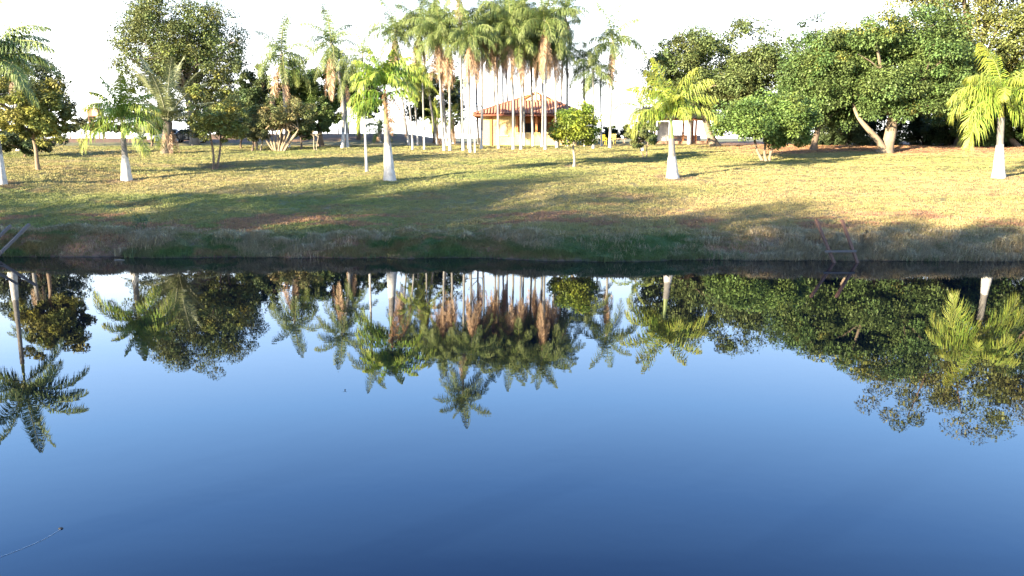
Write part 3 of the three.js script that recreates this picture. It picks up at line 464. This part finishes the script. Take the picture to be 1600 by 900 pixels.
[[352, 158, 402, 226, 76, [.13, .16, .05]], [425, 96, 480, 214, 88, [.09, .13, .04]], [372, 180, 418, 226, 73, [.14, .15, .06]], [212, 160, 262, 222, 82, [.12, .13, .05]], [476, 150, 522, 216, 78, [.12, .17, .05]], [318, 150, 372, 224, 82, [.11, .13, .05]]].forEach(([a, b, c, e, d, col], i) =>
  leafTree({ name: 'garden_shrub', px: (a + c) / 2, d, box: [a, b, c, e], label: ['tall green shrub left of the young thin-stemmed tree', 'tall shrub behind the big many-stemmed shrub', 'low shrub between the small olive tree and the young tree', 'olive shrub left of the stiff-leaved palm trunk', 'green shrub right of the many-stemmed shrub, under the dense tree', 'shrub just behind the small olive-yellow tree'][i], category: 'shrub', group: 'shrubs of the left planting', seedN: 160 + i, clumps: 80, leaves: 100, size: .24, col, trunkR: .1, flat: 1 }));
// --- right side
leafTree({ px: 1118, d: 80, box: [1004, 28, 1238, 205], depth: .8, label: 'big olive-green domed tree over the pavilion', seedN: 78, clumps: 420, leaves: 150, size: .27, col: [.125, .165, .05], lobes: 18, trunkR: .42, lean: -1.4, forks: 22, twigs: 2, bark: [.36, .28, .19], flat: .88, rc: .95 });
leafTree({ px: 1272, d: 72, box: [1208, 48, 1362, 226], depth: .8, label: 'tall deep-green tree behind the dome-shaped tree', seedN: 79, clumps: 300, leaves: 150, size: .26, col: [.105, .165, .045], lobes: 14, trunkR: .32, forks: 16, flat: .9, rc: 1.0 });
leafTree({ px: 1500, d: 78, box: [1376, -128, 1730, 205], depth: .7, label: 'tallest yellowish tree rising behind the right trees', seedN: 80, clumps: 330, leaves: 150, size: .3, col: [.19, .205, .055], lobes: 22, trunkR: .5, forks: 20, flat: .8, rc: 1.3 });
{ // the great fork-trunked tree
  const t = leafTree({ px: 1383, py: 238, box: [1255, 12, 1545, 216], depth: .62, label: 'broad green tree with a thick forked trunk on the right', seedN: 81, clumps: 560, leaves: 160, size: .26, col: [.11, .17, .045], yellow: .08, yellowCol: [.22, .24, .05], lobes: 17, trunkR: .55, forks: 24, twigs: 2, lean: .35, bark: [.34, .26, .17], flat: .92, rc: .9 });
  const mb = new MB(), q = [V(-.35, .35, .35), V(-1.1, 1.2, .5), V(-1.8, 1.9, .5), V(-2.5, 2.8, .2), V(-2.9, 4.2, -.5)]; mb.tube(new THREE.CatmullRomCurve3(q).getPoints(14), Array.from({ length: 15 }, (_, k) => lerp(.3, .1, k / 14)), 12, barkTone(.34, .26, .17, 4), true, .25);
  part('limb', mb.geo(), barkMat, t);
}
leafTree({ px: 1590, d: 76, box: [1450, 84, 1650, 238], depth: .7, label: 'green tree behind the largest royal palm at the right edge', seedN: 82, clumps: 300, leaves: 140, size: .26, col: [.08, .13, .03], trunkR: .3, flat: .95 });
leafTree({ px: 1700, d: 70, box: [1590, 20, 1800, 225], depth: .7, label: 'green tree cut by the right edge of the view', seedN: 83, clumps: 180, leaves: 140, size: .28, col: [.08, .13, .03], trunkR: .35, flat: .9 });
[[1240, 208, 1300, 240, 82], [1282, 158, 1360, 244, 82], [1335, 150, 1425, 244, 83], [1405, 156, 1480, 244, 83], [1440, 170, 1525, 240, 80], [1515, 196, 1580, 240, 79], [1572, 196, 1650, 242, 79]].forEach(([a, b, c, e, d], i) =>
  leafTree({ name: 'dark_bush', px: (a + c) / 2, d, box: [a, b, c, e], label: ['dark bush at the foot of the tall deep-green tree', 'second dark bush from the left under the right trees', 'dark bush behind the fork of the thick trunk', 'dark bush right of the thick forked trunk', 'dark bush left of the hanging fronds of the largest royal palm', 'dark bush directly behind the largest royal palm', 'dark bush at the right edge under the trees'][i], category: 'bush', group: 'dark bushes under the right trees', seedN: 84 + i, clumps: 130, leaves: 110, size: .24, col: [.07, .10, .035], trunkR: .1, flat: 1 }));
// sparse sprigs standing out against the sky
leafTree({ px: 1262, d: 86, box: [1232, 18, 1312, 130], label: 'thin airy tree top poking out above the deep-green tree', seedN: 93, clumps: 26, leaves: 60, size: .3, col: [.075, .1, .05], open: 1, trunkR: .2, forks: 16, twigs: 1, rc: .6 });
// --- far hedge beyond the lawn on the left
[[96, 186, 124, 208], [120, 182, 150, 208], [150, 190, 178, 208], [176, 194, 206, 208], [204, 192, 236, 210], [930, 196, 975, 222], [968, 192, 1012, 222]].forEach(([a, b, c, e], i) =>
  leafTree({ name: 'far_shrub', px: (a + c) / 2, d: i < 5 ? 104 : 96, box: [a, b, c, e], label: ['far shrub nearest the left round tree', 'far shrub beneath the water tower', 'far shrub right of the water tower', 'far shrub behind the young royal palm', 'far shrub left of the stiff-leaved palm', 'far dark shrub behind the yellow chairs', 'far dark shrub between the chairs and pavilion'][i], category: 'shrub', group: 'far shrubs beyond the lawn', seedN: 100 + i, clumps: 36, leaves: 70, size: .3, col: [.085, .105, .04], trunkR: .08, flat: 1 }));
// --- trees on the near shore behind the camera, whose shadows lie on the far bank
[[-42, -8.5, 21.5], [-70, 5, 17.2], [-64, 2, 18.8], [-57.5, 1, 21.5], [-51, .5, 22.2], [-45, -2, 19.6], [-40, -3, 17.2], [-35.5, -4, 17.2], [-31, -4.4, 16.9], [-26.5, -4.5, 16.8], [-22, -5, 16.9], [-17.5, -5, 16.9], [-13, -5.3, 16.9]].forEach(([x, d, h], i) => {
  const base = V(x, ground(x, -d), -d), t = thing('shore_tree', base, 'tall leafy tree on the near shore out of view', 'tree', 'trees on the near shore out of view');
  const H = h - base.y, { geo, centres } = crownGeo({ c: V(0, H * .6, 0), r: V(4.6, H * .42, 4.6), seedN: 120 + i, clumps: 90, leaves: 90, size: .5, col: [.08, .12, .03], flat: .9, rc: 1.3 });
  const mb = new MB(); mb.tube([V(0, -.1, 0), V(.1, H * .3, 0), V(0, H * .6, .1)], [.4, .3, .2], 8, [.2, .15, .1]); centres.slice(0, 10).forEach((q) => mb.tube([V(.05, H * .4, 0), V().lerpVectors(V(0, H * .45, 0), q, .5), q], [.18, .12, .04], 5, [.2, .15, .1]));
  part('trunk', mb.geo(), barkMat, t); part('crown', geo, foliageMat, t);
});

// ------------------------------------------------------------------ buildings
const box = (w, h, d, x = 0, y = 0, z = 0) => new THREE.BoxGeometry(w, h, d).translate(x, y + h / 2, z);
const plaster = (r, g, b) => mat(r, g, b, .9, { map: barkGrain });
const yellowWall = plaster(.86, .62, .27), orangePaint = mat(.58, .22, .07, .8), darkInside = mat(.04, .032, .028, .8), terracotta = [mat(.50, .235, .15, .85), mat(.56, .28, .18, .85), mat(.44, .20, .13, .85)], whiteWall = plaster(.8, .78, .74), wood = mat(.17, .09, .05, .8);
const halfRound = new THREE.CylinderGeometry(.5, .5, 1, 8, 1, true, 0, Math.PI); halfRound.rotateX(Math.PI / 2); // half pipe along z, crown up after turning
halfRound.rotateZ(Math.PI / 2);
// one slope: rib tiles from eave point a to top point b
function tileRow(parent, a, b, wide, k) { const o = part('tile_course', halfRound, terracotta[k % 3], parent); o.position.copy(a).add(b).multiplyScalar(.5); o.lookAt(parent.localToWorld(b.clone())); o.scale.set(wide, wide * .9, a.distanceTo(b)); }
{
  const d = 83, base = standing(826, d); const t = thing('house', base, 'yellow house with a terracotta tiled hip roof behind the palm grove', 'house');
  const X = (px) => at(px, 200, d).x - base.x, x0 = X(750), x1 = X(902), E = at(826, 179, d).y - base.y, R = at(826, 147, d).y - base.y, D = 9;
  const vx0 = X(806), vx1 = X(868), wallTop = E - .05, sill = 1.25;
  // walls, with a deep veranda opening in the middle of the front
  part('wall', mergeGeometries([box(vx0 - x0, wallTop + .3, .22, (x0 + vx0) / 2, -.3, 0), box(x1 - vx1, wallTop + .3, .22, (x1 + vx1) / 2, -.3, 0), box(.22, wallTop + .3, D, x0 + .11, -.3, -D / 2 - .12), box(.22, wallTop + .3, D, x1 - .11, -.3, -D / 2 - .12), box(x1 - x0, wallTop + .3, .22, (x0 + x1) / 2, -.3, -D)]), yellowWall, t);
  part('veranda_wall', box(vx1 - vx0 - .01, sill + .3, .18, (vx0 + vx1) / 2, -.3, .0), yellowWall, t);
  part('veranda_ledge', box(vx1 - vx0 - .02, .1, .34, (vx0 + vx1) / 2, sill, .02), mat(.8, .62, .3, .8), t);
  part('back_wall', box(vx1 - vx0 + .6, wallTop - .05, .15, (vx0 + vx1) / 2, 0, -2.4), orangePaint, t);
  part('veranda_floor', box(vx1 - vx0 + .6, .2, 2.3, (vx0 + vx1) / 2, 0, -1.25), mat(.35, .18, .1, .8), t);
  const door = part('door', box(1, 2.1, .06, X(848), .2, -2.28), wood, t); part('handle', box(.05, .14, .05, X(848) + .38, 1.2, -2.22), mat(.5, .45, .3, .4, { metalness: .8 }), door);
  const win = part('window', box(1.6, 1.1, .06, X(824), 1.15, -2.28), darkInside, t); part('window_frame', mergeGeometries([box(1.7, .07, .09, X(824), 2.25, -2.27), box(1.7, .07, .09, X(824), 1.08, -2.27), box(.07, 1.1, .09, X(824) - .82, 1.15, -2.27), box(.07, 1.1, .09, X(824) + .82, 1.15, -2.27), box(.05, 1.1, .09, X(824), 1.15, -2.27)]), wood, win);
  for (const px of [808, 838, 866]) part('veranda_post', box(.2, wallTop - sill - .1, .2, X(px), sill + .1, .0), orangePaint, t);
  part('corner_post', box(.22, wallTop, .12, X(767), 0, .17), orangePaint, t);
  const shut = part('window', box(.9, 1.1, .08, X(785), 1.1, .12), mat(.55, .4, .22, .7), t); part('sill', box(1.1, .08, .2, X(785), 1.0, .16), whiteWall, shut);
  // roof: a low slope all round under a raised ridge
  const ov = .7, cx = X(838), ridge = 1.5, a = V(x0 - ov, E, ov + .3), b = V(x1 + ov, E, ov + .3), c = V(x1 + ov, E, -D - ov), e = V(x0 - ov, E, -D - ov), p = V(cx - ridge / 2, R, -D / 2), q = V(cx + ridge / 2, R, -D / 2);
  const mb = new MB(), A = (v, dy = -.04) => [v.x, v.y + dy, v.z], K = [1, 1, 1];
  mb.quad(A(a), A(b), A(q), A(p), K); mb.tri(A(b), A(c), A(q), K); mb.quad(A(c), A(e), A(p), A(q), K); mb.tri(A(e), A(a), A(p), K); mb.quad(A(a, -.16), A(b, -.16), A(c, -.16), A(e, -.16), K);
  mb.quad(A(a, -.16), A(b, -.16), A(b), A(a), K); mb.quad(A(b, -.16), A(c, -.16), A(c), A(b), K); mb.quad(A(e, -.16), A(a, -.16), A(a), A(e), K); mb.quad(A(c, -.16), A(e, -.16), A(e), A(c), K);
  const roof = part('roof', mb.geo(), mat(.30, .11, .065, .9, { side: THREE.DoubleSide }), t); t.updateMatrixWorld(true);
  const step = .3; let k = 0;
  for (let x = a.x + .15; x < b.x; x += step) { const top = x < p.x ? (x - a.x) / (p.x - a.x) : x > q.x ? (b.x - x) / (b.x - q.x) : 1; if (top > .04) tileRow(roof, V(x, E + .02, a.z), V(x, lerp(E, R, top) + .02, lerp(a.z, p.z, top)), .24, (k++ * 7) % 11); }
  for (let z = a.z - .15; z > c.z; z -= step * 1.3) { const top = z > p.z ? (a.z - z) / (a.z - p.z) : (z - c.z) / (p.z - c.z); if (top < .06) continue; tileRow(roof, V(b.x, E + .02, z), V(lerp(b.x, q.x, top), lerp(E, R, top) + .02, z), .24, (k++ * 7) % 11); tileRow(roof, V(a.x, E + .02, z), V(lerp(a.x, p.x, top), lerp(E, R, top) + .02, z), .24, (k++ * 5) % 11); }
  for (const [s, f] of [[a, p], [b, q], [c, q], [e, p], [p, q]]) { const o = part('ridge_tile', halfRound, terracotta[2], roof); o.position.copy(s).add(f).multiplyScalar(.5).add(V(0, .06, 0)); o.lookAt(roof.localToWorld(f.clone().add(V(0, .06, 0)))); o.scale.set(.3, .26, s.distanceTo(f)); }
  // raised gablet on top
  const gx = X(838), gy = R - .55, gz = -D / 2 + 1.5, gw = 1.5, gh = .75, gs = new THREE.Shape([new THREE.Vector2(-gw, 0), new THREE.Vector2(gw, 0), new THREE.Vector2(.2, gh), new THREE.Vector2(-.2, gh)]);
  part('gablet', new THREE.ExtrudeGeometry(gs, { depth: 1.6, bevelEnabled: false }).translate(gx, gy, gz - 1.6), plaster(.85, .70, .45), t);
  for (const s of [-1, 1]) { const sl = part('gablet_roof', new THREE.BoxGeometry(Math.hypot(gw, gh) + .35, .1, 1.9), orangePaint, t, V(gx + s * (gw * .5 + .1), gy + gh * .5 + .09, gz - .75)); sl.rotation.z = -s * Math.atan2(gh, gw - .2); }
}
{ // open pavilion on the right
  const d = 86, base = standing(1064, d), t = thing('pavilion', base, 'low white open-sided pavilion with orange posts under the big domed tree', 'building'), X = (px) => at(px, 200, d).x - base.x, Y = (py) => at(1064, py, d).y - base.y;
  const x0 = X(1018), x1 = X(1112), E = Y(187);
  part('floor', box(x1 - x0, .5, 5, (x0 + x1) / 2, -.2, -2.5), mat(.35, .2, .13), t);
  part('back_wall', box(x1 - x0, 1.0, .15, (x0 + x1) / 2, -.1, -4.9), whiteWall, t);
  for (const px of [1030, 1062, 1098]) part('post', box(.18, E, .18, X(px), 0, -4.7), orangePaint, t);
  part('side_wall', box(.2, E, 1.2, x0 + .1, 0, -.6), plaster(.86, .66, .35), t);
  part('white_panel', box(X(1046) - X(1028), E - .5, .12, (X(1028) + X(1046)) / 2, .3, -.4), whiteWall, t);
  for (const px of [1024, 1048, 1068, 1088, 1108]) part('post', box(.18, E, .18, X(px), 0, -.15), orangePaint, t);
  part('column', new THREE.CylinderGeometry(.2, .22, E + .2, 14).translate(X(1077), E / 2 - .1, .25), whiteWall, t);
  part('railing', mergeGeometries([box(X(1076) - X(1052), .06, .06, (X(1052) + X(1076)) / 2, 1.1, .1), box(X(1076) - X(1052), .06, .06, (X(1052) + X(1076)) / 2, .55, .1), ...Array.from({ length: 12 }, (_, k) => box(.04, .6, .04, lerp(X(1052), X(1076), k / 11), .53, .1))]), wood, t);
  const rf = part('roof', mergeGeometries([new THREE.BoxGeometry(x1 - x0 + 1.2, .14, 3.9).rotateX(.35).translate((x0 + x1) / 2, E + .62, -.9), new THREE.BoxGeometry(x1 - x0 + 1.2, .14, 3.6).rotateX(-.35).translate((x0 + x1) / 2, E + .68, -4.25)]), terracotta[0], t); t.updateMatrixWorld(true);
  for (let k = 0, x = x0 - .5; x < x1 + .5; x += .32, k++) tileRow(rf, V(x, E + .05, .98), V(x, E + 1.4, -2.7), .25, (k * 7) % 11);
}
function simpleChair(px, py, turn, label) {
  const base = onGround(px, py), t = thing('garden_chair', base, label, 'chair', 'yellow garden chairs'), m = mat(.72, .55, .05, .45);
  part('seat', box(.5, .05, .48, 0, .42, 0), m, t); const bk = part('backrest', mergeGeometries([box(.07, .5, .04, -.22, .47, -.24), box(.07, .5, .04, .22, .47, -.24), box(.5, .08, .04, 0, .92, -.24), ...[-.11, 0, .11].map((x) => box(.06, .46, .03, x, .47, -.24))]), m, t); void bk;
  for (const [x, z] of [[-.22, .2], [.22, .2], [-.22, -.2], [.22, -.2]]) part('leg', box(.05, .44, .05, x, -.02, z), m, t);
  for (const s of [-1, 1]) part('armrest', mergeGeometries([box(.05, .04, .48, s * .27, .64, 0), box(.05, .24, .05, s * .27, .41, .2)]), m, t);
  t.rotation.y = turn;
}
simpleChair(943, 226, .3, 'yellow garden chair on the lawn, nearest the tall lone palm'); simpleChair(957, 225, -.6, 'yellow garden chair right of the tall lone palm'); simpleChair(930, 225, 1.1, 'yellow garden chair right behind the bright round tree');
{ const base = onGround(968, 224), t = thing('garden_bench', base, 'pale low stone bench right of the yellow chairs', 'bench'), m = mat(.7, .5, .33, .8); part('seat', box(1.3, .1, .42, 0, .42, 0), m, t); part('leg', box(.14, .46, .36, -.45, -.04, 0), m, t); part('leg', box(.14, .46, .36, .45, -.04, 0), m, t); }
{ // tank on stilts, far left
  const d = 103, base = standing(152, d), t = thing('water_tower', base, 'small brown and white tank house on stilts, far left', 'water tower'), Y = (py) => at(152, py, d).y - base.y, y0 = Y(181), y1 = Y(170), y2 = Y(162);
  part('cabin', box(1.35, y1 - y0, 1.3, 0, y0, 0), mat(.34, .13, .08, .8), t); part('side_panel', box(.7, y1 - y0 - .05, .04, .32, y0, .67), mat(.6, .42, .26, .8), t); part('tank', new THREE.CylinderGeometry(.75, .75, y2 - y1, 18).translate(0, (y1 + y2) / 2 + .02, 0), whiteWall, t); part('platform', box(1.7, .1, 1.6, 0, y0 - .1, 0), wood, t);
  for (const [x, z] of [[-.55, .5], [.55, .5], [-.55, -.5], [.55, -.5]]) part('leg', box(.12, y0 - .08, .12, x, -.1, z), wood, t);
  for (const s of [-1, 1]) part('brace', new THREE.BoxGeometry(.06, Math.hypot(1.1, y0 * .5), .05).rotateZ(s * Math.atan2(1.1, y0 * .5)).translate(0, y0 * .6, .58 + s * .04), wood, t);
}
{ // blue tank on its stand behind the grove
  const d = 94, base = standing(713, d), t = thing('tank_stand', base, 'blue water tank on a concrete stand behind the grove', 'water tank'), Y = (py) => at(713, py, d).y - base.y;
  part('tank', new THREE.CylinderGeometry(.55, .5, Y(139) - Y(156), 20).translate(0, (Y(139) + Y(156)) / 2, 0), mat(.12, .26, .5, .5), t); part('lid', new THREE.CylinderGeometry(.15, .57, .14, 20).translate(0, Y(139) + .06, 0), mat(.2, .36, .58, .5), t);
  part('slab', box(1.7, .3, 1.6, 0, Y(156) - .3, 0), mat(.5, .24, .12, .8), t); part('slab', box(1.5, .14, 1.5, 0, Y(188), 0), mat(.5, .24, .12, .8), t);
  for (const [x, z] of [[-.62, .6], [.62, .6], [-.62, -.6], [.62, -.6]]) part('pillar', box(.2, Y(156) - .3, .2, x, -.05, z), plaster(.72, .68, .62), t);
}
{ // metal gantry among the palms
  const base = onGround(731, 233), d = -base.z, t = thing('metal_gantry', base, 'thin grey metal frame with a slanting bar left of the house', 'frame'), q = (px, py) => { const v = at(px, py, d).sub(base); v.z = 0; return v; }, m = mat(.22, .22, .23, .5, { metalness: .5 });
  const bar = (n, a, b, r) => { const mb = new MB(); mb.tube([a, b], [r, r], 8, [1, 1, 1]); part(n, mb.geo(), m, t); };
  bar('post', V(0, -.1, 0), q(731, 166), .07); bar('crossbar', q(721, 165), q(752, 166), .05); bar('strut', q(729, 147), q(746, 165), .045); bar('hanger', q(752, 166), q(752, 186), .03);
}
{ const base = onGround(742, 239), d = -base.z, t = thing('white_post', base, 'short white painted post with a round lamp head left of the house', 'post'), h = at(742, 190, d).y - base.y; part('pole', new THREE.CylinderGeometry(.06, .075, h, 10).translate(0, h / 2 - .08, 0), whiteWall, t); part('globe', new THREE.SphereGeometry(.17, 16, 12).translate(0, h + .06, 0), mat(.8, .8, .78, .3), t); part('collar', new THREE.CylinderGeometry(.1, .07, .1, 10).translate(0, h - .12, 0), mat(.3, .3, .3, .5), t); }
// fence posts along the earth bank at the back
for (let i = 0; i < 9; i++) { const px = [410, 447, 485, 512, 529, 545, 560, 578, 596][i], base = standing(px, 101), t = thing('fence_post', base, `thin wooden fence post on the far earth bank, ${ordinal[i]} from the left`, 'fence post', 'fence posts on the far earth bank'); part('post', new THREE.CylinderGeometry(.06, .08, 1.5, 8).translate(0, .65, 0), wood, t); part('cap', new THREE.ConeGeometry(.09, .1, 8).translate(0, 1.44, 0), wood, t); }
function parkedCar(px, d, colour, label, turn) {
  const base = standing(px, d), t = thing('parked_car', base, label, 'car', 'cars parked under the left trees');
  const s = new THREE.Shape(); [[-2, .35], [-2, .85], [-1.3, .95], [-.8, 1.42], [.9, 1.45], [1.5, .98], [2.05, .88], [2.08, .35]].forEach(([x, y], i) => i ? s.lineTo(x, y) : s.moveTo(x, y));
  part('body', new THREE.ExtrudeGeometry(s, { depth: 1.6, bevelEnabled: true, bevelSize: .06, bevelThickness: .06, bevelSegments: 2 }).translate(0, 0, -.8), new THREE.MeshPhysicalMaterial({ color: colour, roughness: .35, clearcoat: 1 }), t);
  const gl = mat(.02, .025, .03, .08); for (const z of [-.872, .872]) part('side_window', new THREE.BoxGeometry(1.6, .34, .02).translate(.05, 1.18, z), gl, t);
  for (const [x, z] of [[-1.25, .82], [1.3, .82], [-1.25, -.82], [1.3, -.82]]) { const w = part('wheel', new THREE.CylinderGeometry(.33, .33, .22, 18).rotateX(Math.PI / 2).translate(x, .31, z), mat(.02, .02, .02, .8), t); part('rim', new THREE.CylinderGeometry(.2, .2, .24, 12).rotateX(Math.PI / 2).translate(x, .31, z), mat(.5, .5, .5, .4, { metalness: .8 }), w); }
  t.rotation.y = turn;
}
parkedCar(262, 94, new THREE.Color().setRGB(.75, .75, .75), 'white car glimpsed behind the stiff-leaved palm', .5); parkedCar(297, 93, new THREE.Color().setRGB(.02, .022, .03), 'dark car glimpsed behind the stiff-leaved palm, right of the white car', .2);

// ------------------------------------------------------------------ small things at the water
const oldWood = mat(.22, .115, .075, .85, { map: barkGrain, bumpMap: barkGrain, bumpScale: .01 }), greyWood = mat(.2, .17, .15, .85, { map: barkGrain });
function beam(n, a, b, w, h, m, parent) { const g = new THREE.BoxGeometry(w, h, a.distanceTo(b)), o = part(n, g, m, parent); o.position.copy(a).add(b).multiplyScalar(.5); parent.updateMatrixWorld(true); o.lookAt(parent.localToWorld(b.clone())); return o; }
{
  const d = 33.9, base = at(1316, 406, d); base.y = -.3; const t = thing('landing_frame', base, 'rust-brown ladder-like wooden frame leaning at the water edge on the right', 'frame'), q = (px, py, dd) => at(px, py, dd).sub(base);
  beam('post', q(1305, 414, 32.9), q(1275, 343, 34.1), .11, .09, oldWood, t); beam('post', q(1341, 414, 32.9), q(1315, 343, 34.1), .11, .09, oldWood, t);
  beam('crossbeam', q(1289, 393, 33.1), q(1338, 392.5, 33.1), .07, .08, greyWood, t);
}
{
  const d = 34.2, base = at(-20, 404, d); base.y = -.3; const t = thing('landing_frame', base, 'pair of weathered posts slanting out of the bank at the left edge', 'frame'), q = (px, py, dd) => at(px, py, dd).sub(base);
  beam('post', q(-36, 402, 34), q(17, 352, 35.2), .13, .1, greyWood, t); beam('post', q(-6, 402, 34), q(46, 350, 35.2), .14, .1, greyWood, t); beam('crossbeam', q(-40, 395, 34.0), q(4, 394, 34.0), .09, .1, greyWood, t);
}
leafTree({ name: 'sapling', px: 219, py: 362, box: [208, 333, 232, 360], label: 'tiny green sapling on the shaded bank at left', category: 'sapling', seedN: 150, clumps: 22, leaves: 9, size: .1, col: [.07, .12, .03], trunkR: .02, stems: 3, spread: .3, flat: .9, rc: .12 });
{ const mb = new MB(), a = at(186, 402, 33.6); const t = thing('floating_stick', V(a.x, .012, a.z), 'pale thin stick floating near the far bank at left', 'stick'); mb.tube([V(-.2, 0, 0), V(0, .01, .02), V(.22, 0, 0)], [.014, .016, .01], 6, [.5, .45, .36]); part('stick', mb.geo(), barkMat, t); }
{ // fishing line lying on the water, with its float
  const w = (px, py) => { const a = (px - 800) / FOCAL, b = (450 - py) / FOCAL, dir = V(a, F3.y + b * U3.y, F3.z + b * U3.z), s = EYE / -dir.y; return V(dir.x * s, .002, dir.z * s); };
  const a = w(95, 826), t = thing('fishing_line', a, 'thin pale fishing line with a dark float lying on the near water', 'fishing line'), mb = new MB(), q = [[95, 827], [70, 842], [36, 857], [5, 869], [-40, 888]].map(([x, y]) => w(x, y).sub(a)); q.forEach((v) => { v.y = .002; });
  mb.tube(new THREE.CatmullRomCurve3(q).getPoints(20), Array(21).fill(.0022), 5, [.75, .75, .72]); part('line', mb.geo(), mat(.7, .7, .68, .5), t); part('float', new THREE.SphereGeometry(.022, 12, 8).scale(1.5, .8, 1), mat(.03, .03, .03, .5), t);
}
{ // bird
  const p = at(516, 11, 60), t = thing('flying_bird', p, 'small dark bird flying above the curved palm', 'bird'), m = mat(.05, .05, .05, .8); t.scale.setScalar(.6); part('body', new THREE.SphereGeometry(.07, 12, 8).scale(.9, 1.0, 2.4), m, t);
  for (const s of [-1, 1]) { const mb = new MB(); mb.quad([0, .02, -.1], [s * .2, .13, -.06], [s * .2, .13, .06], [0, .02, .1], [1, 1, 1]); mb.tri([s * .2, .13, -.06], [s * .36, .06, .1], [s * .2, .13, .06], [1, 1, 1]); part('wing', mb.geo(), mat(.05, .05, .05, .8, { side: THREE.DoubleSide }), t); }
  const tb = new MB(); tb.tri([0, 0, .14], [-.05, 0, .28], [.05, 0, .28], [1, 1, 1]); part('tail', tb.geo(), mat(.05, .05, .05, .8, { side: THREE.DoubleSide }), t);
}

renderer.render(scene, camera);
